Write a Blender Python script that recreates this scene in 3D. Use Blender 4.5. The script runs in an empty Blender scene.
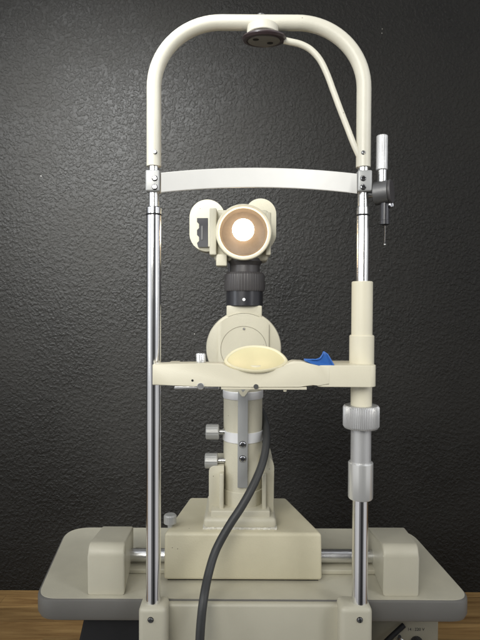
import bpy, bmesh, math, random
from mathutils import Vector, Matrix
random.seed(7)
PI = math.pi
R = math.radians
sc = bpy.context.scene
COL = sc.collection

# ------------------------------------------------------------------ camera
F = 520.0                                   # focal length in photo pixels (480x640)
CAMZ = 0.68
PITCH, ROLL = 1.1, 0.25
cam_d = bpy.data.cameras.new('camera')
cam = bpy.data.objects.new('camera', cam_d)
COL.objects.link(cam)
sc.camera = cam
cam_d.sensor_fit = 'VERTICAL'
cam_d.sensor_height = 36.0
cam_d.lens = F / 640 * 36
cam_d.clip_start = 0.02
cam_d.clip_end = 50
CM = (Matrix.Rotation(R(90 - PITCH), 4, 'X') @ Matrix.Rotation(R(ROLL), 4, 'Z'))
cam.matrix_world = Matrix.Translation((0, 0, CAMZ)) @ CM
CM3 = CM.to_3x3()

# ------------------------------------------------------------------ world and lamps
w = bpy.data.worlds.new('World')
sc.world = w
w.use_nodes = True
wn = w.node_tree
bg = wn.nodes['Background']
bg.inputs[0].default_value = (0.80, 0.90, 1.0, 1)
bg.inputs[1].default_value = 0.27
# a dim room: pale walls and ceiling above, darker towards the floor
wt = wn.nodes.new('ShaderNodeTexCoord')
wsep = wn.nodes.new('ShaderNodeSeparateXYZ')
wr = wn.nodes.new('ShaderNodeValToRGB')
wm = wn.nodes.new('ShaderNodeMapRange')
wn.links.new(wt.outputs['Generated'], wsep.inputs[0])
wm.inputs['From Min'].default_value = -1
wn.links.new(wsep.outputs['Z'], wm.inputs['Value'])
wn.links.new(wm.outputs[0], wr.inputs['Fac'])
e = wr.color_ramp.elements
e[0].position, e[0].color = 0.20, (0.05, 0.048, 0.045, 1)
e[1].position, e[1].color = 0.60, (0.95, 0.97, 1.0, 1)
e.new(0.28).color = (0.62, 0.61, 0.60, 1)
e.new(0.40).color = (0.72, 0.72, 0.71, 1)
# round the horizon: added bright side bands and a dark band behind the camera, shaped to stripe the chrome
ny = wn.nodes.new('ShaderNodeMath')
ny.operation = 'MULTIPLY'
ny.inputs[1].default_value = -1
wn.links.new(wsep.outputs['Y'], ny.inputs[0])
at2 = wn.nodes.new('ShaderNodeMath')
at2.operation = 'ARCTAN2'
wn.links.new(wsep.outputs['X'], at2.inputs[0])
wn.links.new(ny.outputs[0], at2.inputs[1])
az = wn.nodes.new('ShaderNodeMapRange')
az.inputs['From Min'].default_value = -PI
az.inputs['From Max'].default_value = PI
wn.links.new(at2.outputs[0], az.inputs['Value'])
ar = wn.nodes.new('ShaderNodeValToRGB')
wn.links.new(az.outputs[0], ar.inputs['Fac'])
q = ar.color_ramp.elements
q[0].position, q[0].color = 0.20, (0.35, 0.35, 0.36, 1)
q[1].position, q[1].color = 0.86, (0.40, 0.40, 0.40, 1)
for p_, v_ in ((0.24, 2.6), (0.41, 3.6), (0.43, 0.9), (0.49, 0.5), (0.51, 0.08), (0.55, 0.08), (0.565, 0.5), (0.60, 0.7), (0.615, 3.0), (0.79, 2.4)):
    q.new(p_).color = (v_ * 0.98, v_ * 0.98, v_, 1)
wmul = wn.nodes.new('ShaderNodeMix')
wmul.data_type = 'RGBA'
wmul.blend_type = 'MULTIPLY'
wmul.inputs['Factor'].default_value = 1
wn.links.new(wr.outputs['Color'], wmul.inputs['A'])
wn.links.new(ar.outputs['Color'], wmul.inputs['B'])
wn.links.new(wmul.outputs['Result'], bg.inputs[0])


def area(name, loc, target, size, sy, power, col=(1, 1, 1), spread=180):
    d = bpy.data.lights.new(name, 'AREA')
    d.shape = 'RECTANGLE'
    d.size = size
    d.size_y = sy
    d.energy = power
    d.color = col
    d.spread = R(spread)
    o = bpy.data.objects.new(name, d)
    COL.objects.link(o)
    o.location = loc
    v = Vector(target) - Vector(loc)
    o.rotation_euler = v.to_track_quat('-Z', 'Y').to_euler()
    return o


area('front_key_light', (-0.55, -0.75, 1.45), (-0.05, 0.95, 1.02), 1.0, 0.9, 5.8, (1.0, 0.98, 0.92), 70)  # added soft key from the front, no window known there
area('strip_light_right', (1.25, -0.25, 1.25), (0.05, 0.8, 0.85), 0.35, 1.0, 1.8, (0.97, 0.98, 1.0), 90)  # added tall side strip, fills and gives the chrome a bright reflection
area('wall_wash_light', (-0.55, 0.35, 1.75), (-0.30, 1.3, 0.90), 0.5, 0.3, 7.0, (0.97, 0.99, 1.0), 50)  # added wash to brighten the upper wall, not a real fixture
area('strip_light_left', (-1.25, 0.20, 1.0), (-0.1, 0.8, 0.85), 0.25, 1.0, 1.6, (0.9, 0.95, 1.0), 110)  # added tall strip on the left for chrome reflections, no window known

sc.view_settings.view_transform = 'Standard'
sc.view_settings.look = 'None'
sc.view_settings.exposure = 0.0
sc.view_settings.gamma = 1.0


# ------------------------------------------------------------------ measuring
def P(px, py, Y):
    """a point of the photograph (480x640 pixels) at depth Y metres"""
    d = CM3 @ Vector(((px - 240) / F, (320 - py) / F, -1))
    return Vector((0, 0, CAMZ)) + d * (Y / d.y)


def S(Y):
    return Y / F


# ------------------------------------------------------------------ materials
def mat(name, col, rough=0.4, metal=0.0, mottle=0.09, mscale=9, bump=0.0, bscale=300, spec=0.5,
        coat=0.0, aniso=None, specks=None, emit=None, estr=0):
    m = bpy.data.materials.new(name)
    m.use_nodes = True
    nt = m.node_tree
    N, L = nt.nodes, nt.links
    b = N['Principled BSDF']
    b.inputs['Roughness'].default_value = rough
    b.inputs['Metallic'].default_value = metal
    b.inputs['Specular IOR Level'].default_value = spec
    b.inputs['Coat Weight'].default_value = coat
    tc = N.new('ShaderNodeTexCoord')
    nz = N.new('ShaderNodeTexNoise')
    nz.inputs['Scale'].default_value = mscale
    nz.inputs['Detail'].default_value = 8
    nz.inputs['Roughness'].default_value = 0.6
    L.new(tc.outputs['Object'], nz.inputs['Vector'])
    mr = N.new('ShaderNodeMapRange')
    mr.inputs['From Min'].default_value = 0.3
    mr.inputs['From Max'].default_value = 0.7
    mr.inputs['To Min'].default_value = 1 - mottle
    mr.inputs['To Max'].default_value = 1 + mottle
    L.new(nz.outputs['Fac'], mr.inputs['Value'])
    mx = N.new('ShaderNodeVectorMath')
    mx.operation = 'SCALE'
    mx.inputs[0].default_value = col
    L.new(mr.outputs[0], mx.inputs['Scale'])
    last = mx.outputs[0]
    if specks:                                   # small chips and dirt marks
        vo = N.new('ShaderNodeTexVoronoi')
        vo.inputs['Scale'].default_value = specks[0]
        L.new(tc.outputs['Object'], vo.inputs['Vector'])
        lt = N.new('ShaderNodeMath')
        lt.operation = 'LESS_THAN'
        lt.inputs[1].default_value = specks[1]
        L.new(vo.outputs['Distance'], lt.inputs[0])
        se = N.new('ShaderNodeSeparateColor')
        L.new(vo.outputs['Color'], se.inputs[0])
        g = N.new('ShaderNodeMath')
        g.operation = 'LESS_THAN'
        g.inputs[1].default_value = specks[2]
        L.new(se.outputs[0], g.inputs[0])
        mu = N.new('ShaderNodeMath')
        mu.operation = 'MULTIPLY'
        L.new(lt.outputs[0], mu.inputs[0])
        L.new(g.outputs[0], mu.inputs[1])
        mm = N.new('ShaderNodeMix')
        mm.data_type = 'RGBA'
        L.new(mu.outputs[0], mm.inputs['Factor'])
        L.new(last, mm.inputs['A'])
        mm.inputs['B'].default_value = (*specks[3], 1)
        last = mm.outputs['Result']
    L.new(last, b.inputs['Base Color'])
    rr = N.new('ShaderNodeMapRange')
    rr.inputs['To Min'].default_value = max(0.02, rough * 0.82)
    rr.inputs['To Max'].default_value = min(1, rough * 1.2)
    nr = N.new('ShaderNodeTexNoise')
    nr.inputs['Scale'].default_value = mscale * 5
    nr.inputs['Detail'].default_value = 6
    L.new(tc.outputs['Object'], nr.inputs['Vector'])
    L.new(nr.outputs['Fac'], rr.inputs['Value'])
    L.new(rr.outputs[0], b.inputs['Roughness'])
    if bump:
        nb = N.new('ShaderNodeTexNoise')
        nb.inputs['Scale'].default_value = bscale
        nb.inputs['Detail'].default_value = 4
        if aniso:
            mp = N.new('ShaderNodeMapping')
            mp.inputs['Scale'].default_value = aniso
            L.new(tc.outputs['Object'], mp.inputs['Vector'])
            L.new(mp.outputs[0], nb.inputs['Vector'])
        else:
            L.new(tc.outputs['Object'], nb.inputs['Vector'])
        bp = N.new('ShaderNodeBump')
        bp.inputs['Strength'].default_value = bump
        bp.inputs['Distance'].default_value = 0.0006
        L.new(nb.outputs['Fac'], bp.inputs['Height'])
        L.new(bp.outputs[0], b.inputs['Normal'])
    if emit:
        b.inputs['Emission Color'].default_value = (*emit, 1)
        b.inputs['Emission Strength'].default_value = estr
    return m


M = {}
M['cream'] = mat('cream_enamel', (0.60, 0.58, 0.49), 0.38, bump=0.25, bscale=500, specks=(150, 0.10, 0.035, (0.12, 0.09, 0.06)))
M['carriage'] = mat('yellowed_casting', (0.60, 0.555, 0.40), 0.42, mottle=0.07, bump=0.5, bscale=420, specks=(120, 0.09, 0.03, (0.16, 0.13, 0.09)))
M['ivory'] = mat('ivory_plastic', (0.68, 0.64, 0.50), 0.42, mottle=0.04, bump=0.2, bscale=700)
M['casting'] = mat('painted_casting', (0.56, 0.53, 0.415), 0.42, mottle=0.07, bump=0.5, bscale=420, specks=(120, 0.09, 0.03, (0.16, 0.13, 0.09)))
M['cup'] = mat('yellowed_plastic', (0.70, 0.635, 0.38), 0.40, mottle=0.07, bump=0.1)
M['cup_rim'] = mat('pale_yellow_plastic', (0.76, 0.71, 0.50), 0.36, mottle=0.03)
M['white'] = mat('white_strap_plastic', (0.58, 0.575, 0.55), 0.40, mottle=0.03, mscale=20)
M['top'] = mat('table_laminate', (0.50, 0.475, 0.375), 0.40, mottle=0.09, specks=(70, 0.05, 0.05, (0.2, 0.18, 0.14)), bump=0.35, bscale=900)
M['edge'] = mat('grey_rubber_edge', (0.145, 0.14, 0.128), 0.42, mottle=0.06, bump=0.2, bscale=500, specks=(90, 0.08, 0.02, (0.5, 0.5, 0.45)))
M['shell'] = mat('beige_cover_plastic', (0.50, 0.475, 0.375), 0.42, mottle=0.05, bump=0.3, bscale=800)
M['pscase'] = mat('shaded_beige_case', (0.23, 0.215, 0.165), 0.5, mottle=0.1)  # shade under the table is darkened into this beige
M['chrome'] = mat('chrome', (0.86, 0.86, 0.87), 0.16, 1.0, mottle=0.03)
M['satin'] = mat('satin_steel', (0.72, 0.72, 0.71), 0.24, 0.95, mottle=0.05, bump=0.25, bscale=60, aniso=(1, 1, 40))
M['alu'] = mat('brushed_aluminium', (0.52, 0.52, 0.515), 0.36, 0.5, mottle=0.05, bump=0.4, bscale=80, aniso=(12, 12, 0.6))
M['ringwhite'] = mat('bright_aluminium', (0.80, 0.80, 0.80), 0.4, 0.25, mottle=0.04)
M['bar'] = mat('grey_anodised_bar', (0.36, 0.365, 0.36), 0.42, 0.3, mottle=0.05, bump=0.3, bscale=80, aniso=(12, 12, 0.6))
M['collar'] = mat('pale_satin_collar', (0.74, 0.74, 0.72), 0.22, 0.55, mottle=0.04)
M['greyknob'] = mat('grey_knurled_knob', (0.44, 0.44, 0.42), 0.38, 0.35, mottle=0.05)
M['darkalu'] = mat('gunmetal', (0.13, 0.13, 0.13), 0.38, 0.6, mottle=0.08, bump=0.2)
M['black'] = mat('black_anodised', (0.030, 0.030, 0.034), 0.30, 0.2, mottle=0.1)
M['blackmatt'] = mat('matt_black', (0.012, 0.012, 0.013), 0.7, 0, mottle=0.15, spec=0.3)
M['neck'] = mat('dark_grey_enamel', (0.060, 0.056, 0.056), 0.42, 0.1, mottle=0.1, bump=0.2)
M['brown'] = mat('dark_brown_bakelite', (0.040, 0.028, 0.030), 0.36, 0, mottle=0.12)
M['under'] = mat('grey_glass_insert', (0.16, 0.155, 0.135), 0.3, 0, mottle=0.1)
M['cable'] = mat('rubber_cable', (0.035, 0.036, 0.036), 0.48, 0, mottle=0.12, bump=0.3)
M['blue'] = mat('blue_plastic', (0.03, 0.125, 0.42), 0.38, 0, mottle=0.05)
M['line'] = mat('engraved_line', (0.20, 0.18, 0.13), 0.6)
M['gasket'] = mat('frayed_white_gasket', (0.66, 0.64, 0.56), 0.8, mottle=0.25, mscale=260, bump=1.0, bscale=600)
M['ink'] = mat('black_ink', (0.03, 0.03, 0.03), 0.6)
M['whitepaint'] = mat('white_paint_dot', (0.8, 0.8, 0.8), 0.5)
M['reflector'] = mat('lamp_reflector', (0.055, 0.045, 0.038), 0.7, 0.0, mottle=0.1, mscale=60)
M['bulb'] = mat('lit_bulb', (1, 1, 1), 0.3, emit=(1.0, 0.74, 0.46), estr=22)


def wall_material():
    m = bpy.data.materials.new('charcoal_textured_paint')
    m.use_nodes = True
    N, L = m.node_tree.nodes, m.node_tree.links
    b = N['Principled BSDF']
    tc = N.new('ShaderNodeTexCoord')
    # skip-trowel / orange-peel relief
    wn_ = N.new('ShaderNodeTexNoise')
    wn_.inputs['Scale'].default_value = 38
    wn_.inputs['Detail'].default_value = 2
    L.new(tc.outputs['Object'], wn_.inputs['Vector'])
    n1 = N.new('ShaderNodeTexNoise')
    n1.inputs['Scale'].default_value = 152
    n1.inputs['Detail'].default_value = 3.0
    n1.inputs['Roughness'].default_value = 0.5
    n1.inputs['Distortion'].default_value = 0.35
    L.new(tc.outputs['Object'], n1.inputs['Vector'])
    r1 = N.new('ShaderNodeValToRGB')
    r1.color_ramp.interpolation = 'EASE'
    r1.color_ramp.elements[0].position = 0.36
    r1.color_ramp.elements[1].position = 0.72
    L.new(n1.outputs['Fac'], r1.inputs['Fac'])
    n2 = N.new('ShaderNodeTexNoise')
    n2.inputs['Scale'].default_value = 380
    n2.inputs['Detail'].default_value = 3
    L.new(tc.outputs['Object'], n2.inputs['Vector'])
    s = N.new('ShaderNodeMath')
    s.operation = 'MULTIPLY_ADD'
    L.new(n2.outputs['Fac'], s.inputs[0])
    s.inputs[1].default_value = 0.22
    L.new(r1.outputs['Color'], s.inputs[2])
    s2 = N.new('ShaderNodeMath')
    s2.operation = 'MULTIPLY_ADD'
    L.new(wn_.outputs['Fac'], s2.inputs[0])
    s2.inputs[1].default_value = 0.8
    L.new(s.outputs[0], s2.inputs[2])
    bp = N.new('ShaderNodeBump')
    bp.inputs['Strength'].default_value = 0.9
    bp.inputs['Distance'].default_value = 0.0014
    L.new(s2.outputs[0], bp.inputs['Height'])
    L.new(bp.outputs[0], b.inputs['Normal'])
    # colour: uneven charcoal with nicks of white plaster
    n3 = N.new('ShaderNodeTexNoise')
    n3.inputs['Scale'].default_value = 5
    n3.inputs['Detail'].default_value = 7
    L.new(tc.outputs['Object'], n3.inputs['Vector'])
    cr = N.new('ShaderNodeValToRGB')
    cr.color_ramp.elements[0].position = 0.3
    cr.color_ramp.elements[0].color = (0.0100, 0.0094, 0.0080, 1)
    cr.color_ramp.elements[1].position = 0.7
    cr.color_ramp.elements[1].color = (0.0180, 0.0170, 0.0148, 1)
    L.new(n3.outputs['Fac'], cr.inputs['Fac'])
    vo = N.new('ShaderNodeTexVoronoi')
    vo.inputs['Scale'].default_value = 26
    L.new(tc.outputs['Object'], vo.inputs['Vector'])
    lt = N.new('ShaderNodeMath')
    lt.operation = 'LESS_THAN'
    lt.inputs[1].default_value = 0.032
    L.new(vo.outputs['Distance'], lt.inputs[0])
    se = N.new('ShaderNodeSeparateColor')
    L.new(vo.outputs['Color'], se.inputs[0])
    g = N.new('ShaderNodeMath')
    g.operation = 'LESS_THAN'
    g.inputs[1].default_value = 0.10
    L.new(se.outputs[0], g.inputs[0])
    mu = N.new('ShaderNodeMath')
    mu.operation = 'MULTIPLY'
    L.new(lt.outputs[0], mu.inputs[0])
    L.new(g.outputs[0], mu.inputs[1])
    mm = N.new('ShaderNodeMix')
    mm.data_type = 'RGBA'
    L.new(mu.outputs[0], mm.inputs['Factor'])
    L.new(cr.outputs['Color'], mm.inputs['A'])
    mm.inputs['B'].default_value = (0.30, 0.29, 0.26, 1)
    L.new(mm.outputs['Result'], b.inputs['Base Color'])
    rr = N.new('ShaderNodeMapRange')
    rr.inputs['From Min'].default_value = 0.3
    rr.inputs['From Max'].default_value = 0.7
    rr.inputs['To Min'].default_value = 0.52
    rr.inputs['To Max'].default_value = 0.74
    L.new(n3.outputs['Fac'], rr.inputs['Value'])
    L.new(rr.outputs[0], b.inputs['Roughness'])
    b.inputs['Specular IOR Level'].default_value = 0.28
    return m


def wood_material():
    m = bpy.data.materials.new('oiled_pine_boards')
    m.use_nodes = True
    N, L = m.node_tree.nodes, m.node_tree.links
    b = N['Principled BSDF']
    tc = N.new('ShaderNodeTexCoord')
    br = N.new('ShaderNodeTexBrick')
    br.offset = 0.37
    br.inputs['Scale'].default_value = 1
    br.inputs['Brick Width'].default_value = 0.42
    br.inputs['Row Height'].default_value = 0.055
    br.inputs['Mortar Size'].default_value = 0.0008
    br.inputs['Color1'].default_value = (0.0, 0.0, 0.0, 1)
    br.inputs['Color2'].default_value = (1, 1, 1, 1)
    br.inputs['Mortar'].default_value = (0.2, 0.2, 0.2, 1)
    L.new(tc.outputs['Object'], br.inputs['Vector'])
    mp = N.new('ShaderNodeMapping')
    mp.inputs['Scale'].default_value = (1.6, 22, 1)
    L.new(tc.outputs['Object'], mp.inputs['Vector'])
    ad = N.new('ShaderNodeVectorMath')
    ad.operation = 'MULTIPLY_ADD'
    L.new(br.outputs['Color'], ad.inputs[0])
    ad.inputs[1].default_value = (7, 3, 0)
    L.new(mp.outputs[0], ad.inputs[2])
    nz = N.new('ShaderNodeTexNoise')
    nz.inputs['Scale'].default_value = 3
    nz.inputs['Detail'].default_value = 9
    nz.inputs['Roughness'].default_value = 0.62
    nz.inputs['Distortion'].default_value = 1.0
    L.new(ad.outputs[0], nz.inputs['Vector'])
    cr = N.new('ShaderNodeValToRGB')
    cr.color_ramp.elements[0].position = 0.30
    cr.color_ramp.elements[0].color = (0.24, 0.125, 0.042, 1)
    cr.color_ramp.elements[1].position = 0.68
    cr.color_ramp.elements[1].color = (0.56, 0.35, 0.135, 1)
    L.new(nz.outputs['Fac'], cr.inputs['Fac'])
    hs = N.new('ShaderNodeMix')
    hs.data_type = 'RGBA'
    hs.blend_type = 'MULTIPLY'
    hs.inputs['Factor'].default_value = 0.35
    L.new(cr.outputs['Color'], hs.inputs['A'])
    L.new(br.outputs['Color'], hs.inputs['B'])
    L.new(hs.outputs['Result'], b.inputs['Base Color'])
    b.inputs['Roughness'].default_value = 0.45
    bp = N.new('ShaderNodeBump')
    bp.inputs['Strength'].default_value = 0.2
    bp.inputs['Distance'].default_value = 0.0005
    L.new(nz.outputs['Fac'], bp.inputs['Height'])
    L.new(bp.outputs[0], b.inputs['Normal'])
    return m


# ------------------------------------------------------------------ mesh helpers (all take world coordinates)
def obj(name, bm, m, parent=None, smooth=32):
    bmesh.ops.remove_doubles(bm, verts=bm.verts, dist=1e-7)
    bmesh.ops.recalc_face_normals(bm, faces=bm.faces)
    me = bpy.data.meshes.new(name)
    if parent is not None:
        rt = parent
        off = Vector((0, 0, 0))
        while rt is not None:
            off += rt.location
            rt = rt.parent
    # each part's own origin sits in its middle
    c = Vector((0, 0, 0))
    for v in bm.verts:
        c += v.co
    c /= max(1, len(bm.verts))
    bmesh.ops.translate(bm, verts=bm.verts, vec=-c)
    bm.to_mesh(me)
    bm.free()
    for p in me.polygons:
        p.use_smooth = True
    me.set_sharp_from_angle(angle=R(smooth))
    me.materials.append(m)
    o = bpy.data.objects.new(name, me)
    COL.objects.link(o)
    o.location = c
    if parent is not None:
        o.location = c - off
        o.parent = parent
    return o


def thing(name, label, cat, loc, group=None):
    o = bpy.data.objects.new(name, None)
    COL.objects.link(o)
    o.location = loc
    o.empty_display_size = 0.05
    o['label'] = label
    o['category'] = cat
    if group:
        o['group'] = group
    return o


def box(bm, x0, x1, y0, y1, z0, z1, bev=0.0, seg=3):
    n0 = set(bm.verts)
    vs = [bm.verts.new((x, y, z)) for x in (x0, x1) for y in (y0, y1) for z in (z0, z1)]
    q = [(0, 1, 3, 2), (4, 6, 7, 5), (0, 4, 5, 1), (2, 3, 7, 6), (0, 2, 6, 4), (1, 5, 7, 3)]
    fs = [bm.faces.new([vs[i] for i in f]) for f in q]
    if bev:
        es = list({e for f in fs for e in f.edges})
        bmesh.ops.bevel(bm, geom=es, offset=bev, segments=seg, affect='EDGES', profile=0.5, clamp_overlap=True)
    return bm


def loft(bm, a, b, bev=0.0, seg=3, caps=True):
    """closed prism between two rings of 3-D points with the same count"""
    va = [bm.verts.new(p) for p in a]
    vb = [bm.verts.new(p) for p in b]
    n = len(a)
    fs = [bm.faces.new([va[i], va[(i + 1) % n], vb[(i + 1) % n], vb[i]]) for i in range(n)]
    fs.append(bm.faces.new(va[::-1]))
    fs.append(bm.faces.new(vb))
    if bev:
        es = list({e for f in fs for e in f.edges})
        bmesh.ops.bevel(bm, geom=es, offset=bev, segments=seg, affect='EDGES', profile=0.5, clamp_overlap=True)
    return bm


def frame_of(axis):
    a = Vector(axis).normalized()
    u = a.orthogonal().normalized()
    return a, u, a.cross(u)


def lathe(bm, org, axis, prof, seg=48, ridges=None, depth=0.04):
    """prof: (distance along axis, radius). ridges: number of knurls"""
    org = Vector(org)
    a, u, v = frame_of(axis)
    n = seg if not ridges else ridges * 4
    rings = []
    for (t, r) in prof:
        ring = []
        for i in range(n):
            rr = r
            if ridges and (i % 4) in (0, 1) and r > 1e-6:
                rr = r * (1 - depth)
            th = 2 * PI * i / n
            ring.append(bm.verts.new(org + a * t + (u * math.cos(th) + v * math.sin(th)) * max(rr, 1e-5)))
        rings.append(ring)
    for k in range(len(rings) - 1):
        for i in range(n):
            bm.faces.new([rings[k][i], rings[k][(i + 1) % n], rings[k + 1][(i + 1) % n], rings[k + 1][i]])
    bm.faces.new(rings[0][::-1])
    bm.faces.new(rings[-1])
    return bm


def cyl(bm, org, axis, length, r, bev=0.0006, seg=48, ridges=None, depth=0.04):
    return lathe(bm, org, axis, [(0, r - bev), (bev, r), (length - bev, r), (length, r - bev)], seg, ridges, depth)


def tube(bm, pts, r, seg=20, closed=False, r1=None):
    pts = [Vector(p) for p in pts]
    n = len(pts)
    rings = []
    t0 = (pts[1] - pts[0]).normalized()
    u = t0.orthogonal().normalized()
    for k, p in enumerate(pts):
        if k == 0:
            t = t0
        elif k == n - 1:
            t = (pts[-1] - pts[-2]).normalized()
        else:
            t = (pts[k + 1] - pts[k - 1]).normalized()
        u = (u - t * u.dot(t)).normalized()
        v = t.cross(u)
        rr = r if r1 is None else r + (r1 - r) * k / (n - 1)
        rings.append([bm.verts.new(p + (u * math.cos(2 * PI * i / seg) + v * math.sin(2 * PI * i / seg)) * rr) for i in range(seg)])
    for k in range(n - 1):
        for i in range(seg):
            bm.faces.new([rings[k][i], rings[k][(i + 1) % seg], rings[k + 1][(i + 1) % seg], rings[k + 1][i]])
    bm.faces.new(rings[0][::-1])
    bm.faces.new(rings[-1])
    return bm


def spline(ctrl, n=12):
    """Catmull-Rom through the control points"""
    c = [Vector(p) for p in ctrl]
    c = [c[0] * 2 - c[1]] + c + [c[-1] * 2 - c[-2]]
    out = []
    for i in range(1, len(c) - 2):
        for k in range(n):
            t = k / n
            p0, p1, p2, p3 = c[i - 1:i + 3]
            out.append(0.5 * ((2 * p1) + (p2 - p0) * t + (2 * p0 - 5 * p1 + 4 * p2 - p3) * t * t + (3 * p1 - p0 - 3 * p2 + p3) * t ** 3))
    out.append(c[-2])
    return out


def screw(parent, px, py, Y, rpx=2.4, m='chrome', name='screw', axis=(0, -1, 0)):
    """round head with a dark seat and a slot"""
    r = rpx * S(Y)
    p = P(px, py, Y)
    a = Vector(axis).normalized()
    bm = bmesh.new()
    lathe(bm, p, a, [(-0.0008, r * 1.14), (0.0002, r * 1.14), (0.0003, 0)], 24)
    nb = len(bm.faces)
    for f in bm.faces:
        f.material_index = 1
    u = (Vector((0, 0, 1)) - a * a.z).normalized()
    u = Matrix.Rotation(random.uniform(0, PI), 3, a) @ u
    v = a.cross(u)
    for sgn in (1, -1):
        t0 = math.asin(0.16)
        ring = []
        for k in range(15):
            t = t0 + (PI - 2 * t0) * k / 14
            ring.append((math.cos(t), sgn * math.sin(t)))
        lo = [p + a * 0.0002 + (u * x + v * y) * r for x, y in ring]
        mi = [p + a * (r * 0.35) + (u * x + v * y) * r for x, y in ring]
        hi = [p + a * (r * 0.62) + (u * x * 0.7 + v * (y * 0.7 + sgn * 0.048)) * r for x, y in ring]
        V = [[bm.verts.new(q_) for q_ in L_] for L_ in (lo, mi, hi)]
        n = len(ring)
        for k in range(2):
            for i in range(n):
                bm.faces.new([V[k][i], V[k][(i + 1) % n], V[k + 1][(i + 1) % n], V[k + 1][i]])
        bm.faces.new(V[2])
    o = obj(name, bm, M[m], parent)
    o.data.materials.append(M['blackmatt'])
    return o


def vpost(name, X, Y, prof, m, parent, seg=56, ridges=None, depth=0.04, cpx=None):
    """upright turned part; prof = (photo row, radius in photo pixels) from top to bottom"""
    bm = bmesh.new()
    cpx = cpx if cpx is not None else 240
    z = [(P(cpx, py, Y).z, r * S(Y)) for py, r in prof]
    zb = z[-1][0]
    lathe(bm, (X, Y, zb), (0, 0, 1), [(zz - zb, r) for zz, r in reversed(z)], seg, ridges, depth)
    return obj(name, bm, m, parent)


# =================================================================== the setting
WY = 1.30
ZC = P(240, 590.5, WY).z                              # counter top height
bm = bmesh.new()
box(bm, -2.2, 2.2, WY, WY + 0.1, ZC - 0.3, 2.6)
wall = obj('wall', bm, wall_material())
wall['kind'] = 'structure'
bm = bmesh.new()
box(bm, -2.2, 2.2, 0.70, WY - 0.001, ZC - 0.03, ZC, 0.003, 2)
counter = obj('counter_top', bm, wood_material())
counter['kind'] = 'structure'

# =================================================================== instrument table
ZT = P(240, 600, 0.77).z                              # table top height
TH = 0.038
table = thing('instrument_table', 'low beige laminate instrument table with thick grey rounded edge standing on the wooden counter',
              'table', (0, 0.9, ZC))
xl0, xr0 = P(37.5, 599, 0.785).x, P(470, 599, 0.785).x
YB = 1.03
xl1, xr1 = P(67, 530, YB).x, P(409, 530, YB).x


def rounded_outline(inset, z):
    c = [Vector((xl0 + inset, 0.77 + inset, z)), Vector((xr0 - inset, 0.77 + inset, z)),
         Vector((xr1 - inset, YB - inset, z)), Vector((xl1 + inset, YB - inset, z))]
    rad = [0.032 - inset * 0.8, 0.032 - inset * 0.8, 0.05, 0.05]
    out = []
    for i in range(4):
        p, a, b = c[i], c[i - 1], c[(i + 1) % 4]
        da, db = (a - p).normalized(), (b - p).normalized()
        s, e = p + da * rad[i], p + db * rad[i]
        for k in range(13):
            t = k / 12
            out.append(s * (1 - t) ** 2 + p * 2 * t * (1 - t) + e * t * t)
    return out


bm = bmesh.new()
prof = [(0.0035, ZT - 0.0010), (0.0006, ZT - 0.0028), (0, ZT - 0.006), (0, ZT - TH + 0.012), (0.003, ZT - TH + 0.005), (0.009, ZT - TH + 0.001), (0.018, ZT - TH)]
rings = [[bm.verts.new(p) for p in rounded_outline(i, z)] for i, z in prof]
for k in range(len(rings) - 1):
    n = len(rings[k])
    for i in range(n):
        bm.faces.new([rings[k][i], rings[k][(i + 1) % n], rings[k + 1][(i + 1) % n], rings[k + 1][i]])
bm.faces.new(rings[0])
bm.faces.new(rings[-1][::-1])
obj('edge_band', bm, M['edge'], table)
bm = bmesh.new()
loft(bm, rounded_outline(0.0036, ZT - 0.004), rounded_outline(0.0036, ZT), 0)
obj('tabletop', bm, M['top'], table)
# black pedestal underneath, splayed towards the counter
bm = bmesh.new()
zt, zb = ZT - TH + 0.0005, ZC
xa, xb = P(85, 625, 0.80).x, P(352, 625, 0.80).x
loft(bm, [(xa, 0.80, zt), (xb, 0.80, zt), (xb, 0.98, zt), (xa, 0.98, zt)],
     [(xa - 0.05, 0.79, zb), (xb + 0.03, 0.79, zb), (xb + 0.03, 1.0, zb), (xa - 0.05, 1.0, zb)], 0.004)
obj('pedestal', bm, M['blackmatt'], table)


# covers over the two ends of the rail
def rail_cover(f0, f1, b0, b1):
    yf, yb = 0.782, 0.905
    zt = P(240, 547, yf).z
    ztb = P(240, 527, yb).z
    X0, X1 = P(f0, 575, yf).x, P(f1, 575, yf).x
    X2, X3 = P(b0, 527, yb).x, P(b1, 527, yb).x
    bm = bmesh.new()
    prof = [(yf, ZT + 0.0003), (yf, zt - 0.016)]
    for k in range(1, 8):
        a = k / 8 * PI / 2
        prof.append((yf + 0.016 * (1 - math.cos(a)), zt - 0.016 + 0.016 * math.sin(a)))
    prof += [(yf + 0.017, zt), (yb, ztb), (yb, ZT + 0.0003)]
    L, Rr = [], []
    for y, z in prof:
        t = (y - yf) / (yb - yf)
        L.append((X0 + (X2 - X0) * t, y, z))
        Rr.append((X1 + (X3 - X1) * t, y, z))
    va = [bm.verts.new(p) for p in L]
    vb = [bm.verts.new(p) for p in Rr]
    n = len(L)
    for i in range(n):
        bm.faces.new([va[i], va[(i + 1) % n], vb[(i + 1) % n], vb[i]])
    fa = bm.faces.new(va[::-1])
    fb = bm.faces.new(vb)
    side = [e for f in (fa, fb) for e in f.edges]
    bmesh.ops.bevel(bm, geom=side, offset=0.0032, segments=3, affect='EDGES', profile=0.5)
    return obj('rail_cover', bm, M['shell'], table)


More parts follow.
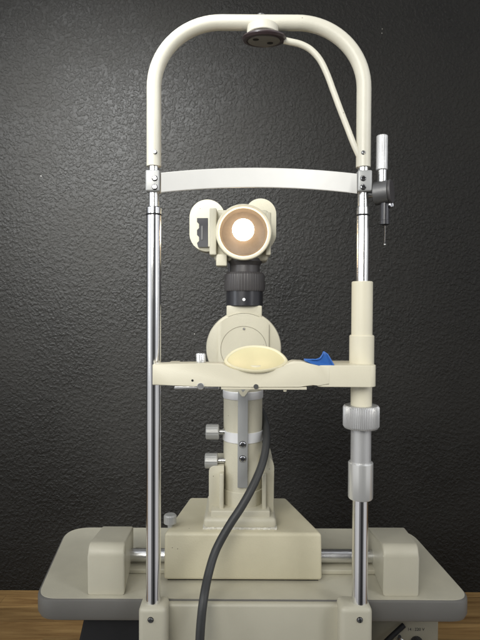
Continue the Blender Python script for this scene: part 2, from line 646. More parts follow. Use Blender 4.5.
rail_cover(87.5, 124.5, 102, 133.5)
rail_cover(383.5, 419, 367.5, 405)
bm = bmesh.new()
pr = P(240, 555.5, 0.865)
cyl(bm, (P(126, 555, 0.865).x, 0.865, pr.z), (1, 0, 0), P(384, 555, 0.865).x - P(126, 555, 0.865).x, 6.3 * S(0.865))
obj('rail', bm, M['satin'], table)
bm = bmesh.new()
box(bm, P(128, 570, 0.86).x, P(382, 570, 0.86).x, 0.845, 0.925, ZT + 0.0004, ZT + 0.008, 0.0015)
obj('rail_bed', bm, M['top'], table)
bm = bmesh.new()
cyl(bm, P(377.5, 571, 0.85), (1, 0, 0), 0.009, 3.2 * S(0.85), 0.0008, 20)
obj('rail_stop', bm, M['chrome'], table)
bm = bmesh.new()
cyl(bm, P(124, 571, 0.85), (1, 0, 0), 0.009, 3.2 * S(0.85), 0.0008, 20)
obj('rail_stop', bm, M['satin'], table)

# =================================================================== power supply under the table
zps = ZT - TH - 0.001
ps = thing('power_supply', 'cream power supply box with black dial hanging under the right end of the table', 'power supply',
           (P(405, 640, 0.83).x, 0.87, zps - 0.09))
bm = bmesh.new()
YP = 0.85
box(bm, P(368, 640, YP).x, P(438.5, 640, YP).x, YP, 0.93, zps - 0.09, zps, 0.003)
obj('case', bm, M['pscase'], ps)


def text(s, px, py, Y, hpx, m, parent, name='lettering'):
    c = bpy.data.curves.new(name, 'FONT')
    c.body = s
    c.size = hpx * S(Y) * 1.4
    c.extrude = 0.0001
    c.align_x = 'CENTER'
    c.align_y = 'CENTER'
    t = bpy.data.objects.new(name, c)
    COL.objects.link(t)
    dg = bpy.context.evaluated_depsgraph_get()
    me = bpy.data.meshes.new_from_object(t.evaluated_get(dg))
    bpy.data.objects.remove(t)
    bm = bmesh.new()
    bm.from_mesh(me)
    bmesh.ops.transform(bm, matrix=Matrix.Translation(P(px, py, Y - 0.0003)) @ Matrix.Rotation(PI / 2, 4, 'X'), verts=bm.verts)
    return obj(name, bm, m, parent)


text('14 : 220 V', 416, 629.5, YP, 3.0, M['ink'], ps)
bm = bmesh.new()
cyl(bm, P(416, 641.5, YP + 0.001), (0, -1, 0), 0.014, 6.3 * S(YP), 0.001, 40, 20, 0.08)
dial = obj('dial', bm, M['black'], ps)
bm = bmesh.new()
cyl(bm, P(399, 639, YP + 0.001), (0, -1, 0), 0.010, 3.8 * S(YP), 0.001, 24)
sock = obj('toggle_socket', bm, M['satin'], ps)
bm = bmesh.new()
tube(bm, [P(399, 639, YP - 0.009), P(399.6, 636.5, YP - 0.018)], 1.6 * S(YP), 12)
obj('toggle', bm, M['black'], sock)
bm = bmesh.new()
tube(bm, spline([P(370, 660, 0.835), P(380, 648, 0.835), P(391, 637, 0.838), P(404, 625, 0.845)]), 2.7 * S(0.8), 12)
tag_strap = obj('lead', bm, M['blackmatt'], ps)

# =================================================================== head rest frame
YF = 0.75
XL = (P(155.0, 190, YF).x + P(152.3, 595, YF).x) / 2
XR = (P(363.3, 190, YF).x + P(359.3, 595, YF).x) / 2
hf = thing('headrest_frame', 'tall head rest frame with cream arch over two chrome posts at the table front',
           'head rest', ((XL + XR) / 2, YF, ZT - 0.09))

# the arch
def A(px, py):
    return P(px, py, YF)


zs = P(240, 167, YF).z
zc = P(240, 88, YF).z
ztp = P(256, 22.8, YF).z
rc = ztp - zc
path = [Vector((XL, YF, zs))]
for k in range(1, 6):
    path.append(Vector((XL, YF, zs + (zc - zs) * k / 6)))
rx = 0.096
for k in range(0, 21):
    a = PI / 2 * k / 20
    path.append(Vector((XL + rx * (1 - math.cos(a)), YF, zc + rc * math.sin(a))))
for k in range(1, 8):
    path.append(Vector((XL + rx + (XR - XL - 2 * rx) * k / 8, YF, ztp)))
for k in range(0, 21):
    a = PI / 2 * (1 - k / 20)
    path.append(Vector((XR - rx * (1 - math.cos(a)), YF, zc + rc * math.sin(a))))
for k in range(1, 7):
    path.append(Vector((XR, YF, zc + (zs - zc) * k / 6)))
bm = bmesh.new()
tube(bm, path, 7.2 * S(YF), 32)
arch = obj('arch', bm, M['cream'], hf)
screw(arch, 154.8, 152, YF - 6.9 * S(YF), 2.0, 'satin')
screw(arch, 363.6, 152.5, YF - 6.9 * S(YF), 2.0, 'satin')
bm = bmesh.new()
p = Vector((P(261, 16, YF).x, YF, ztp + 6.8 * S(YF)))
lathe(bm, p, (0, 0, 1), [(-0.001, 0.0062), (0.0007, 0.0062), (0.0011, 0.005), (0.0004, 0.0026), (0.0004, 0)], 24)
obj('top_screw', bm, M['darkalu'], arch)

# round fixation disc under the arch
xd = P(264, 40, YF).x
bm = bmesh.new()
cyl(bm, (xd - 0.002, YF, P(264, 36.0, YF).z), (0, 0, 1), 8.5 * S(YF), 15.6 * S(YF), 0.0008, 56)
obj('boss', bm, M['cream'], arch)
bm = bmesh.new()
zd = P(264, 41.5, YF).z
r = 22 * S(YF)
TA = Matrix.Rotation(R(10), 3, 'X') @ Vector((0, 0, 1))
lathe(bm, (xd, YF, zd), TA, [(0.0012, 0), (0.0012, r * 0.74), (0, r * 0.80), (0.0006, r * 0.93), (0.0035, r), (0.0055, r * 0.98), (0.0085, r * 0.80), (0.0095, r * 0.70), (0.0095, 0)], 64)
disc = obj('brow_disc', bm, M['brown'], hf)
bm = bmesh.new()
lathe(bm, Vector((xd, YF, zd)) - TA * 0.0002, TA, [(0, 0), (0, r * 0.72), (0.0012, r * 0.735), (0.0012, 0)], 48)
obj('disc_insert', bm, M['under'], disc)
for dx, dy in ((-0.012, -0.009), (0.009, 0.006)):
    bm = bmesh.new()
    lathe(bm, Vector((xd, YF, zd)) + Matrix.Rotation(R(10), 3, 'X') @ Vector((dx, dy, -0.0008)), TA, [(0, 0), (0, 0.0042), (0.0008, 0.0045), (0.0008, 0)], 20)
    obj('disc_hole', bm, M['blackmatt'], disc)
# thin bent rod from the disc back to the arch
bm = bmesh.new()
rodc = [(284, 40.5), (291, 42), (301, 44.5), (311, 50), (320, 60), (327, 74), (333, 90), (340, 109), (347, 127), (354, 145), (360, 158)]
tube(bm, spline([P(a, b, YF - 0.000 if i < 9 else YF - 0.002) for i, (a, b) in enumerate(rodc)], 8), 3.2 * S(YF), 20, r1=2.9 * S(YF))
obj('curved_rod', bm, M['cream'], hf)

# ---- left post
vpost('upper_rod', XL, YF, [(163, 5.2), (208, 5.2)], M['satin'], hf)
lp = vpost('post', XL, YF, [(207.5, 6.4), (208.5, 7.4), (213.4, 7.4), (213.5, 7.4), (608, 7.4)], M['chrome'], hf)
bm = bmesh.new()
lathe(bm, (XL, YF, P(155, 216, YF).z), (0, 0, 1), [(0, 7.2 * S(YF)), (0.0006, 7.75 * S(YF)), (0.0026, 7.75 * S(YF)), (0.0032, 7.2 * S(YF))], 48)
obj('seal_ring', bm, M['blackmatt'], lp)
# ---- right post
vpost('upper_rod', XR, YF, [(163, 5.2), (215, 5.2)], M['satin'], hf)
rp = vpost('post', XR, YF, [(206, 5.6), (208, 6.1), (290, 6.1)], M['satin'], hf)
bm = bmesh.new()
lathe(bm, (XR, YF, P(363, 216.4, YF).z), (0, 0, 1), [(0, 6.0 * S(YF)), (0.0006, 6.5 * S(YF)), (0.0022, 6.5 * S(YF)), (0.0028, 6.0 * S(YF))], 48)
obj('seal_ring', bm, M['blackmatt'], rp)
vpost('sleeve', XR, YF, [(281, 9.6), (281.8, 10.4), (336, 10.4)], M['ivory'], hf)
vpost('sleeve', XR, YF, [(334.5, 11.4), (335.5, 12.2), (367, 12.2)], M['ivory'], hf)
vpost('sleeve', XR, YF, [(385, 10.5), (406, 10.5)], M['ivory'], hf)
vpost('height_ring', XR, YF, [(404.6, 16.5), (406.4, 18.0), (424.8, 18.0), (427, 16.6)], M['alu'], hf, ridges=60, depth=0.025)
vpost('adjusting_tube', XR, YF, [(426, 10.1), (463, 10.1)], M['alu'], hf)
vpost('collar', XR, YF, [(461, 11.6), (462, 12.4), (496, 12.4), (497.3, 11.8)], M['collar'], hf)
vpost('post', XR, YF, [(496, 8.0), (608, 8.0)], M['chrome'], hf)

# ---- brackets with the brow band
for X, px, sgn in ((XL, 155, -1), (XR, 363.5, 1)):
    bm = bmesh.new()
    z1, z0 = P(px, 172, YF).z, P(px, 193, YF).z
    box(bm, X - 7.0 * S(YF), X + 7.0 * S(YF), YF - 0.0125, YF + 0.008, z0, z1, 0.0022)
    b = obj('bracket', bm, M['bar'], hf)
    screw(b, px - 0.3, 178.2, YF - 0.0126, 2.6, 'chrome')
    screw(b, px - 0.3, 187.0, YF - 0.0126, 2.6, 'chrome')
bm = bmesh.new()
rows = []
nn = 40
for k in range(nn + 1):
    t = k / nn
    px = 161 + (357 - 161) * t
    bow = 1 - (2 * t - 1) ** 2
    y = YF - 0.009 + 0.034 * bow
    top = 172.6 + 1.0 * t - 5.4 * bow
    bot = 192.4 + 1.0 * t - 5.6 * bow
    a, b_ = P(px, top, y), P(px, bot, y)
    th = 0.0026
    rows.append([bm.verts.new(v) for v in (
        a + Vector((0, 0.0006, -0.0)), a + Vector((0, th - 0.0006, 0)), a + Vector((0, th, -0.0008)), b_ + Vector((0, th, 0.0008)),
        b_ + Vector((0, th - 0.0006, 0)), b_ + Vector((0, 0.0006, 0)), b_ + Vector((0, 0, 0.0008)), a + Vector((0, 0, -0.0008)))])
for k in range(nn):
    for i in range(8):
        bm.faces.new([rows[k][i], rows[k][(i + 1) % 8], rows[k + 1][(i + 1) % 8], rows[k + 1][i]])
bm.faces.new(rows[0])
bm.faces.new(rows[-1][::-1])
obj('brow_band', bm, M['white'], hf)

# ---- fixation lever at the right post
YL = 0.745
xs = P(382, 150, YL).x
bm = bmesh.new()
z0, z1 = P(382, 170.5, YL).z, P(382, 135.5, YL).z
cyl(bm, (xs, YL, z0), (0, 0, 1), z1 - z0, 5.6 * S(YL), 0.0012, 48, 22, 0.035)
obj('lever_handle', bm, M['alu'], hf)
bm = bmesh.new()
cyl(bm, (xs + 0.0006, YL, P(382, 188, YL).z), (0, 0, 1), 19 * S(YL), 4.3 * S(YL), 0.0004, 32)
obj('lever_stem', bm, M['satin'], hf)
bm = bmesh.new()
ax = Vector((1, -0.55, 0.05)).normalized()
c0 = P(377.5, 193.5, YL + 0.004)
cyl(bm, c0 - ax * 0.004, ax, 0.021, 11.6 * S(YL), 0.001, 56)
hinge = obj('hinge_drum', bm, M['darkalu'], hf)
bm = bmesh.new()
cyl(bm, c0 + ax * 0.0172, ax, 0.0035, 12.0 * S(YL), 0.0008, 56)
obj('hinge_cap', bm, M['neck'], hinge)
bm = bmesh.new()
cyl(bm, (P(363, 193, YL).x, YF, P(363, 193.5, YL).z), (1, 0, 0), 0.022, 0.0045, 0.0004, 24)
obj('hinge_pin', bm, M['satin'], hf)
bm = bmesh.new()
zb_, zt_ = P(384.6, 225, YL).z, P(384.6, 196, YL).z
lathe(bm, (P(384.6, 210, YL).x, YL, zb_), (0, 0, 1), [(0, 0), (0, 3.4 * S(YL)), (0.0006, 4.9 * S(YL)), (0.006, 5.0 * S(YL)), (0.0065, 4.7 * S(YL)), (zt_ - zb_, 4.7 * S(YL))], 40)
barrel = obj('fixation_barrel', bm, M['black'], hf)
screw(hinge, 390.5, 205, YL - 0.004, 3.0, 'chrome', axis=(0.5, -1, 0))
bm = bmesh.new()
tube(bm, spline([P(385, 222, YL), P(385.2, 232, YL), P(384.8, 243, YL)]), 0.55 * S(YL), 8)
wire = obj('fixation_wire', bm, M['black'], hf)
bm = bmesh.new()
lathe(bm, P(384.8, 245.5, YL), (0, 0, 1), [(0, 0), (0.0007, 0.0015), (0.0022, 0.0017), (0.0032, 0.0006), (0.0035, 0)], 14)
obj('wire_tip', bm, M['satin'], wire)

# ---- chin rest arm
Y0, Y1 = 0.712, 0.7375
bm = bmesh.new()
top = [(152.3, 364.3), (175, 363.6), (200, 363.3), (222, 363.6), (229, 367.5), (240, 372), (256, 374), (272, 371.5), (284, 366), (290, 362.2), (294, 361.2), (303, 361.6), (311, 364), (320, 366.0), (330, 366.6)]
bot = [(330, 385.0), (318, 384.4), (312, 386.0), (300, 386.8), (250, 387.0), (200, 386.4), (176, 385.6), (152.3, 385.2)]
pts = top + bot
fr = [P(a, b, Y0) for a, b in pts]
bk = [Vector((v.x, Y1, v.z)) for v in fr]
loft(bm, fr, bk, 0.0016, 3)
arm = obj('chin_rest_arm', bm, M['ivory'], hf)
bm = bmesh.new()
c = P(347, 376, Y0)
h0, h1 = P(347, 387.2, Y0).z, P(347, 365.6, Y0).z
ol = []
xa, xb = P(318, 376, Y0).x, P(377.3, 376, Y0).x
for (cx, cy, a0) in ((xb - 0.010, 0.712 + 0.010, -90), (xb - 0.018, 0.782 - 0.018, 0), (xa + 0.024, 0.782 - 0.018, 90)):
    rr = 0.010 if a0 == -90 else 0.018
    for k in range(9):
        a = R(a0 + 90 * k / 8)
        ol.append((cx + rr * math.cos(a), cy + rr * math.sin(a)))
ol += [(xa, 0.737), (xa, 0.7155), (xa + 0.006, 0.7125)]
loft(bm, [(x, y, h0) for x, y in ol], [(x, y, h1) for x, y in ol], 0.0014, 3)
obj('arm_hub', bm, M['ivory'], hf)
# tail of the arm hooking behind the left post
bm = bmesh.new()
x0 = P(152.3, 375, Y0).x
box(bm, x0 + 0.017, x0 + 0.032, 0.7365, 0.772, P(160, 384.5, Y0).z, P(160, 365, Y0).z, 0.002)
obj('arm_tail', bm, M['ivory'], hf)
# under-plates
bm = bmesh.new()
box(bm, P(174, 388, Y0).x, P(219, 388, Y0).x, 0.716, 0.736, P(200, 390.0, Y0).z, P(200, 386.6, Y0).z, 0.0008)
obj('slide_plate', bm, M['satin'], hf)
bm = bmesh.new()
box(bm, P(221, 388, Y0).x, P(307, 388, Y0).x, 0.714, 0.737, P(240, 389.8, Y0).z, P(240, 387.0, Y0).z, 0.0007)
obj('slide_plate', bm, M['ivory'], hf)
bm = bmesh.new()
cyl(bm, P(200.5, 386.5, 0.7105), (0, 1, 0), 0.004, 3.6 * S(Y0), 0.0006, 24)
obj('rivet', bm, M['satin'], hf)
bm = bmesh.new()
cyl(bm, P(285, 391.5, 0.72), (0, 0, 1), 0.003, 1.8 * S(Y0), 0.0004, 16)
obj('peg', bm, M['ivory'], hf)
bm = bmesh.new()
cyl(bm, P(192.5, 380.5, Y0 + 0.0004), (0, -1, 0), 0.0008, 1.2 * S(Y0), 0.0002, 14)
obj('pin_hole', bm, M['blackmatt'], arm)
bm = bmesh.new()
lathe(bm, P(256, 386.6, Y0 + 0.0003), (0, -1, 0), [(0, 0), (0, 2.6 * S(Y0)), (0.0008, 2.4 * S(Y0)), (0.0008, 0)], 18)
obj('pin_hole', bm, M['darkalu'], arm)
bm = bmesh.new()
kb = P(201, 363.5, 0.728)
lathe(bm, kb, (0, 0, 1), [(0, 0.004), (1.5 * S(.728), 0.004), (1.6 * S(.728), 5.0 * S(.728)), (9.5 * S(.728), 5.0 * S(.728)), (10.6 * S(.728), 4.2 * S(.728)), (10.6 * S(.728), 0)], 40, 18, 0.05)
obj('arm_knob', bm, M['satin'], hf)

# ---- chin cup : shallow saddle dish tipped towards the patient
def cup_mesh(scale_rim, m, name, parent):
    bm = bmesh.new()
    a_, b_ = 32.6 * S(0.715), 0.030
    c = P(256, 358.0, 0.731)
    tilt = R(31)
    rot = Matrix.Rotation(tilt, 3, 'X')
    ns, nr = 64, 12
    th = 0.0024

    def pt(u, ang, d):
        x = a_ * u * math.cos(ang)
        sn = math.sin(ang)
        y = b_ * u * math.copysign(abs(sn) ** 1.22, sn)
        z = -0.005 * (1 - u * u) + 0.002 * math.cos(ang) ** 2 * u - d
        # the two ends dip a little, as the plate follows the jaw
        z -= 0.0065 * (abs(math.cos(ang)) * u) ** 3
        return c + rot @ Vector((x, y, z))
    if name == 'chin_cup':
        inn = [[bm.verts.new(pt(k / nr * 0.90, 2 * PI * i / ns, 0)) for i in range(ns)] for k in range(1, nr + 1)]
        out = [[bm.verts.new(pt(k / nr * 0.90, 2 * PI * i / ns, th)) for i in range(ns)] for k in range(1, nr + 1)]
        for G in (inn, out):
            for k in range(nr - 1):
                for i in range(ns):
                    bm.faces.new([G[k][i], G[k][(i + 1) % ns], G[k + 1][(i + 1) % ns], G[k + 1][i]])
            bm.faces.new(G[0])
        for i in range(ns):
            bm.faces.new([inn[-1][i], inn[-1][(i + 1) % ns], out[-1][(i + 1) % ns], out[-1][i]])
    else:
        sect = [(0.893, -0.0004), (0.925, -0.0014), (0.99, -0.0010), (1.012, 0.0008), (1.0, 0.0032), (0.95, 0.0045), (0.89, 0.0030)]
        G = [[bm.verts.new(pt(u, 2 * PI * i / ns, d)) for i in range(ns)] for u, d in sect]
        n = len(G)
        for k in range(n):
            for i in range(ns):
                bm.faces.new([G[k][i], G[k][(i + 1) % ns], G[(k + 1) % n][(i + 1) % ns], G[(k + 1) % n][i]])
    return obj(name, bm, m, parent, 60)


cup = cup_mesh(1, M['cup'], 'chin_cup', hf)
cup_mesh(1, M['cup_rim'], 'cup_rim', cup)
bm = bmesh.new()
cyl(bm, P(255.6, 375, 0.728), (0, 0, 1), 0.014, 0.010, 0.001, 32)
obj('cup_stem', bm, M['ivory'], cup)

# ---- sockets and base panel clamped to the table front
for f0, f1, X, sx in ((138, 166.5, XL, 150.6), (340.5, 373, XR, 359.8)):
    bm = bmesh.new()
    ys = 0.732
    box(bm, P(f0, 620, ys).x, P(f1, 620, ys).x, ys, 0.7685, ZT - 0.15, P(f0, 605.5, 0.739).z, 0.0075, 5)
    s_ = obj('post_socket', bm, M['shell'], hf)
    screw(s_, sx, 620, ys - 0.0002, 2.7, 'darkalu')
bm = bmesh.new()
box(bm, P(163, 620, 0.757).x, P(343, 620, 0.757).x, 0.757, 0.7692, ZT - 0.15, ZT + 0.0006, 0.0045, 5)
obj('clamp_panel', bm, M['shell'], hf)

# =================================================================== blue clip lying on the arm
bm = bmesh.new()
clip = [(304.6, 358.6), (308, 359.2), (312, 359.4), (316.5, 359), (320.6, 358), (322.2, 354.6), (323.2, 351.3), (325.4, 352.3), (328.3, 356), (331, 360.4), (334, 365),
        (329, 366), (323.7, 366.6), (317, 366.1), (312, 364.3), (307.4, 361.6)]
fr = [P(a, b, 0.716) for a, b in clip]
bk = [Vector((v.x, 0.716 + 0.0035, v.z)) for v in fr]
loft(bm, fr, bk, 0.0007, 2)
lo = [(304.6, 361.0), (312, 364.0), (320, 366.0), (333.5, 366.4), (333.8, 364.6), (320, 362.6), (312, 360.8), (305, 359.0)]
fr = [P(a, b, 0.7145) for a, b in lo]
bk = [Vector((v.x, 0.7145 + 0.013, v.z)) for v in fr]
loft(bm, fr, bk, 0.0006, 2)
tube(bm, spline([P(305, 359.5, 0.716), P(312, 359.6, 0.7145), P(319, 359.0, 0.714), P(322.3, 355, 0.715), P(323.6, 351.6, 0.717)]), 0.9 * S(0.716), 12, r1=0.55 * S(0.716))
tube(bm, spline([P(323.6, 351.6, 0.717), P(327.5, 354.5, 0.7155), P(330.5, 359.5, 0.7145), P(333.6, 365.2, 0.714)]), 0.55 * S(0.716), 12, r1=0.9 * S(0.716))
cl = obj('plastic_clip', bm, M['blue'])
cl['label'] = 'small blue plastic clip with upright fin lying on the chin rest arm'
cl['category'] = 'clip'

# =================================================================== slit lamp
YC = 0.89
XC = P(242.8, 440, YC).x
ZB = P(240, 533.6, 0.820).z                              # top of the carriage
sl = thing('slit_lamp', 'cream slit lamp microscope with glowing bulb on a wide sliding base behind the head rest', 'slit lamp',
           (XC, YC, ZT))
bm = bmesh.new()
zlo = ZT + 0.0028
xa, xb = P(163.3, 555, 0.820).x, P(323, 555, 0.820).x
xc, xd_ = P(190, 498, 0.98).x, P(286, 498, 0.98).x
botm = [(xa, 0.820, zlo), (xb, 0.820, zlo), (xd_ + 0.004, 0.985, zlo), (xc - 0.004, 0.985, zlo)]
topm = [(xa + 0.001, 0.822, ZB), (xb - 0.001, 0.822, ZB), (xd_, 0.98, ZB), (xc, 0.98, ZB)]
loft(bm, botm, topm, 0.0055, 5)
car = obj('carriage', bm, M['carriage'], sl)
bm = bmesh.new()
loft(bm, [(xa + 0.006, 0.827, zlo - 0.003), (xb - 0.006, 0.827, zlo - 0.003), (xd_, 0.975, zlo - 0.003), (xc, 0.975, zlo - 0.003)],
     [(xa + 0.006, 0.827, zlo + 0.004), (xb - 0.006, 0.827, zlo + 0.004), (xd_, 0.975, zlo + 0.004), (xc, 0.975, zlo + 0.004)])
obj('glide_plate', bm, M['blackmatt'], car)
bm = bmesh.new()
kx = P(168.3, 530, 0.845)
kx = Vector((kx.x + 0.003, 0.845, ZB - 0.001))
s8 = S(0.845)
lathe(bm, kx, (0, 0, 1), [(0, 0.004), (4.5 * s8, 0.004), (4.6 * s8, 6.3 * s8), (12.0 * s8, 6.4 * s8), (13.2 * s8, 5.2 * s8), (13.2 * s8, 0)], 40, 22, 0.03)
obj('locking_knob', bm, M['greyknob'], sl)

# flange, gasket, housing
yf = 0.834
def bx(name, p0, p1, t, b, y0, y1, bev, m, parent, seg=4, Yref=None):
    Yr = Yref or y0
    bm = bmesh.new()
    box(bm, P(p0, (t + b) / 2, Yr).x, P(p1, (t + b) / 2, Yr).x, y0, y1, P(240, b, Yr).z, P(240, t, Yr).z, bev, seg)
    return obj(name, bm, m, parent)


hb = bx('column_foot', 203.5, 276.5, 518.5, 529.5, 0.836, 0.95, 0.0065, M['casting'], sl)
bm = bmesh.new()
gx0, gx1 = P(203, 530, 0.834).x, P(277, 530, 0.834).x
g0, g1 = ZB + 0.0002, P(240, 528, 0.834).z
random.seed(3)
ring_lo, ring_hi = [], []
NG = 220
for i in range(NG):
    t = i / NG * 4
    k, f = int(t), t - int(t)
    cs = [(gx0, 0.8345), (gx1, 0.8345), (gx1, 0.952), (gx0, 0.952)]
    (x_0, y_0), (x_1, y_1) = cs[k], cs[(k + 1) % 4]
    x, y = x_0 + (x_1 - x_0) * f, y_0 + (y_1 - y_0) * f
    j = random.uniform(-0.0009, 0.0009)
    ring_lo.append((x + j, y + j, g0))
    ring_hi.append((x + random.uniform(-.0005, .0005), y + random.uniform(0, .0008), g1 + random.uniform(-.0006, .0006)))
loft(bm, ring_lo, ring_hi)
obj('gasket', bm, M['gasket'], hb)
bx('foot_neck', 211, 270, 511, 520, 0.843, 0.94, 0.002, M['casting'], sl)

# housing made of two cheeks around the column
def cheek(p0, p1, t, y0, y1, crest):
    bm = bmesh.new()
    X0, X1 = P(p0, 490, y0).x, P(p1, 490, y0).x
    zt_, zb_ = P(240, t, y0).z, P(240, 513, y0).z
    prof = [(X0, zb_), (X1, zb_)]
    r_ = (X1 - X0)
    n_ = 8
    if crest < 0:
        prof += [(X1, zt_)]
        for k in range(n_ + 1):
            a = PI / 2 + PI / 2 * k / n_
            prof.append((X0 + 0.010 + 0.010 * math.cos(a), zt_ - 0.010 + 0.010 * math.sin(a)))
    else:
        for k in range(n_ + 1):
            a = PI / 2 * k / n_
            prof.append((X1 - r_ * 0.8 + r_ * 0.8 * math.cos(a), zt_ - 0.022 + 0.022 * math.sin(a)))
        prof += [(X0, zt_)]
    a_ = [(x, y0, z) for x, z in prof]
    b_ = [(x, y1, z) for x, z in prof]
    loft(bm, a_, b_, 0.0022, 3)
    return obj('housing_cheek', bm, M['casting'], sl)


cheek(208.8, 224, 466, 0.866, 0.945, -1)
cheek(262, 274, 455, 0.866, 0.945, 1)
bx('housing_back', 224.5, 261.5, 470, 513, 0.90, 0.944, 0.002, M['casting'], sl, Yref=0.866)
for (a0, a1) in ((219.3, 223.6), (262.2, 266.2)):
    bx('housing_rib', a0, a1, 474, 511, 0.852, 0.872, 0.0022, M['casting'], sl)
s9 = S(YC)
rp9 = 20.0 * 0.862 / YC                                # silhouette radius in pixels at the axis depth
vpost('lower_barrel', XC, YC, [(486, 19.8), (486.6, 20.4), (507, 20.4), (510, 19.0), (513, 19)], M['casting'], sl, 72)
colm = vpost('column', XC, YC, [(386, 19.4), (486.2, 19.4)], M['casting'], sl, 72)
vpost('steel_ring', XC, YC, [(389.4, 19.8), (390, 20.2), (396.5, 20.2), (397.2, 19.8)], M['ringwhite'], sl, 72)
vpost('steel_ring', XC, YC, [(429, 19.7), (429.4, 20.3), (438.6, 20.3), (439.2, 19.7)], M['ringwhite'], sl, 72)
bar = bx('guide_bar', 237.7, 247.8, 388, 488, 0.8485, 0.8575, 0.0008, M['bar'], sl, 2)
screw(bar, 242.7, 444.5, 0.8482, 3.1, 'chrome')
screw(bar, 242.7, 458.8, 0.8482, 3.1, 'chrome')
bm = bmesh.new()
tri = [(237, 389.0), (240.5, 389.0), (243, 392.6), (246, 389.0), (250, 389.0), (246, 394.5), (244.4, 396.5), (242, 396.5), (240, 394)]
fr = [P(a, b, 0.8475) for a, b in tri]
loft(bm, fr, [Vector((v.x, 0.8485, v.z)) for v in fr])
obj('pointer', bm, M['ivory'], sl)

# side knobs
for cy, x0, x1 in ((431.8, 206, 219), (460.6, 205, 217.8)):
    bm = bmesh.new()
    Yk = 0.878
    a0, a1 = P(x0, cy, Yk), P(x1, cy, Yk)
    cyl(bm, a0, (1, 0, 0), a1.x - a0.x, 7.6 * S(Yk), 0.0014, 48, 16, 0.035)
    kn = obj('clamp_knob', bm, M['greyknob'], sl)
    bm = bmesh.new()
    cyl(bm, a1 - Vector((0.001, 0, 0)), (1, 0, 0), 0.014, 2.6 * S(Yk), 0.0003, 20)
    obj('knob_shaft', bm, M['satin'], kn)

# drum with engraved scale
zdm = P(243.7, 348.5, 0.868)
bm = bmesh.new()
rD = 37.6 * S(0.872)
lathe(bm, (zdm.x, 0.868, zdm.z), (0, 1, 0), [(0.0, rD - 0.004), (0.0014, rD - 0.0012), (0.004, rD), (0.030, rD), (0.032, rD - 0.002), (0.060, rD - 0.003), (0.060, 0)], 96)
drum = obj('drum', bm, M['casting'], sl)
bm = bmesh.new()
xw0, xw1 = P(218.2, 348, 0.864).x - zdm.x, P(269, 348, 0.864).x - zdm.x
r2 = rD - 0.0045
pts = []
for a_s, a_e in ((math.acos(xw1 / r2), PI - math.acos(-xw0 / r2)), ):
    for k in range(25):
        a = a_s + (a_e - a_s) * k / 24
        pts.append((r2 * math.cos(a), r2 * math.sin(a)))
    for k in range(25):
        a = -a_e + (a_e - a_s) * k / 24
        pts.append((r2 * math.cos(a), r2 * math.sin(a)))
fr = [Vector((zdm.x + x, 0.8645, zdm.z + z)) for x, z in pts]
loft(bm, fr, [v + Vector((0, 0.004, 0)) for v in fr], 0.0005, 2)
obj('drum_face', bm, M['casting'], drum)
bm = bmesh.new()
rs = 23 * S(0.8645)
cpts = [Vector((zdm.x + rs * math.cos(2 * PI * k / 72), 0.8644, zdm.z - 0.001 + rs * math.sin(2 * PI * k / 72))) for k in range(73)]
tube(bm, cpts, 0.00034, 6)
obj('scale_ring', bm, M['line'], drum)
screw(drum, 244, 329, 0.8643, 1.1, 'satin', 'drum_pin')
bx('drum_neck', 226.5, 262, 305.5, 318, 0.868, 0.915, 0.002, M['casting'], sl)

XN = P(244.6, 290, YC).x
vpost('barrel_sleeve', XN, YC, [(290, 17.9), (290.5, 18.4), (305.5, 18.4), (306, 18)], M['black'], sl, 72)
bm = bmesh.new()
pd = P(243.9, 299.5, YC - 18.3 * s9)
cyl(bm, pd, (0, -1, 0), 0.0008, 1.6 * S(0.86), 0.0002, 20)
obj('index_dot', bm, M['whitepaint'], sl)
vpost('focus_collar', XN, YC, [(272.6, 17.5), (275, 20.0), (289.4, 20.4), (291.4, 19.6)], M['neck'], sl, ridges=44, depth=0.02)
vpost('barrel_neck', XN + 0.001, YC, [(259, 16.5), (262, 17.0), (266, 14.5), (274, 14.5)], M['neck'], sl, 64)

# lamp head ------------------------------------------------------------
YH = 0.86
hc = P(243.5, 233, YH)
bm = bmesh.new()
box(bm, P(213.5, 233, YH).x, P(269, 233, YH).x, YH + 0.013, YH + 0.060, P(240, 260, YH).z, P(240, 208, YH).z, 0.006, 4)
head = obj('lamp_housing', bm, M['casting'], sl)
bm = bmesh.new()
s6 = S(YH)
ro = 27.5 * s6
lathe(bm, (hc.x, YH - 0.012, hc.z), (0, 1, 0), [(0.022, 0), (0.022, ro * 0.75), (0.020, ro * 0.83), (0.003, ro * 0.86), (0.0, ro * 0.90), (0.0, ro * 0.97), (0.001, ro), (0.034, ro), (0.034, 0)], 72)
ringo = obj('front_ring', bm, M['casting'], sl)
bm = bmesh.new()
lathe(bm, (hc.x, YH - 0.012, hc.z), (0, 1, 0), [(0.0195, 0), (0.0194, ro * 0.40), (0.019, ro * 0.60), (0.016, ro * 0.78), (0.003, ro * 0.855), (0.004, ro * 0.857), (0.0165, ro * 0.795), (0.0198, ro * 0.6), (0.0199, 0)], 72)
obj('reflector', bm, M['reflector'], sl)
bm = bmesh.new()
bmesh.ops.create_uvsphere(bm, u_segments=32, v_segments=20, radius=11.0 * S(0.845))
bmesh.ops.translate(bm, verts=bm.verts, vec=P(243.2, 229.8, 0.850))
obj('bulb', bm, M['bulb'], sl)
bx('head_slab', 209.5, 216.5, 208, 255, YH - 0.002, YH + 0.04, 0.002, M['casting'], sl)
bx('head_slab', 265.8, 271, 212, 255, YH + 0.002, YH + 0.04, 0.002, M['casting'], sl)
bx('head_block', 216, 227, 254, 266, YH + 0.002, YH + 0.03, 0.002, M['casting'], sl)

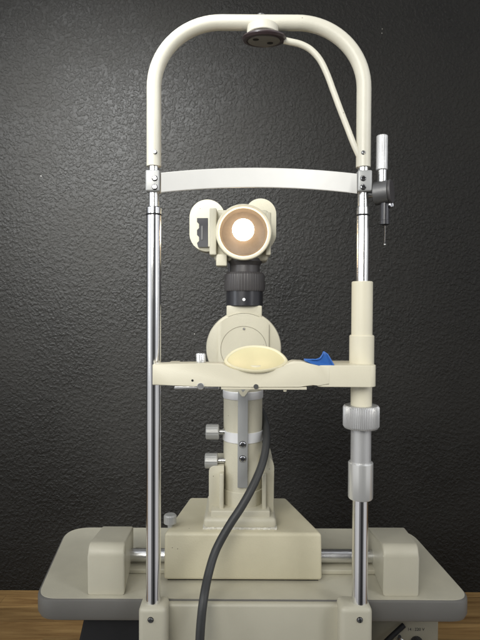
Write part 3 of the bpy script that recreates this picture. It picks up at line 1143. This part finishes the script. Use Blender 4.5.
# microscope objective covers behind the lamp head
YM = 0.935
for cx, w_, t, b in ((207.2, 17.6, 199.5, 251.5), (260.5, 15.6, 198.5, 250)):
    bm = bmesh.new()
    r_ = w_ * S(YM)
    zt_, zb_ = P(cx, t, YM).z - r_, P(cx, b, YM).z + r_
    X = P(cx, 225, YM).x
    ol = [(X + r_ * math.cos(PI * k / 24), zt_ + r_ * math.sin(PI * k / 24)) for k in range(25)]
    ol += [(X - r_ * math.cos(PI * k / 24), zb_ - r_ * math.sin(PI * k / 24)) for k in range(25)]
    loft(bm, [(x, YM, z) for x, z in ol], [(x, YM + 0.03, z) for x, z in ol], 0.0022, 3)
    cov = obj('objective_cover', bm, M['casting'], sl)
    if cx < 230:
        # raised oval lip and dark slot with latches
        bm = bmesh.new()
        r3 = r_ * 0.74
        o1 = [(X + 0.004 + r3 * math.cos(PI * k / 24), zt_ + r3 * math.sin(PI * k / 24)) for k in range(25)]
        o1 += [(X + 0.004 - r3 * math.cos(PI * k / 24), zb_ - r3 * math.sin(PI * k / 24)) for k in range(25)]
        loft(bm, [(x, YM - 0.005, z) for x, z in o1], [(x, YM + 0.003, z) for x, z in o1], 0.0008, 2)
        obj('cover_lip', bm, M['casting'], cov)
        bm = bmesh.new()
        yy = YM - 0.0054
        sp = [(197, 218), (208, 218), (208, 247), (198, 247), (197, 243), (199, 241), (199, 237), (197, 235), (197, 230), (199, 228), (199, 224), (197, 222)]
        fr = [P(a, b_, yy) for a, b_ in sp]
        loft(bm, fr, [Vector((v.x, yy + 0.003, v.z)) for v in fr])
        obj('cover_slot', bm, M['black'], cov)
        bm = bmesh.new()
        box(bm, P(201, 230, yy).x, P(203, 230, yy).x, yy - 0.001, yy + 0.001, P(240, 240, yy).z, P(240, 226, yy).z, 0.0003, 1)
        obj('slot_pin', bm, M['darkalu'], cov)
bm = bmesh.new()
box(bm, P(200, 230, YM).x, P(272, 230, YM).x, YM + 0.004, YM + 0.05, P(240, 246, YM).z, P(240, 210, YM).z, 0.004)
obj('microscope_body', bm, M['casting'], sl)
bm = bmesh.new()
box(bm, P(228, 230, YM).x, P(260, 230, YM).x, YM + 0.004, YM + 0.04, P(240, 330, YM).z, P(240, 244, YM).z, 0.004)
obj('microscope_stalk', bm, M['neck'], sl)

# =================================================================== cable
cab = [(252, 398, 0.935), (259, 408, 0.928), (264, 418, 0.905), (266.6, 432, 0.88), (265.8, 448, 0.855), (261.5, 466, 0.835), (253, 486, 0.818), (242, 506, 0.805),
       (229, 526, 0.795), (216, 550, 0.785), (208.5, 574, 0.765), (203.5, 600, 0.738), (200.8, 625, 0.728), (199.5, 650, 0.724), (199, 675, 0.722)]
bm = bmesh.new()
tube(bm, spline([P(*c_) for c_ in cab], 10), 4.35 * S(0.78), 20)
cb = obj('power_cable', bm, M['cable'])
cb['label'] = 'thick black rubber cable curving down in front of the column and base'
cb['category'] = 'cable'
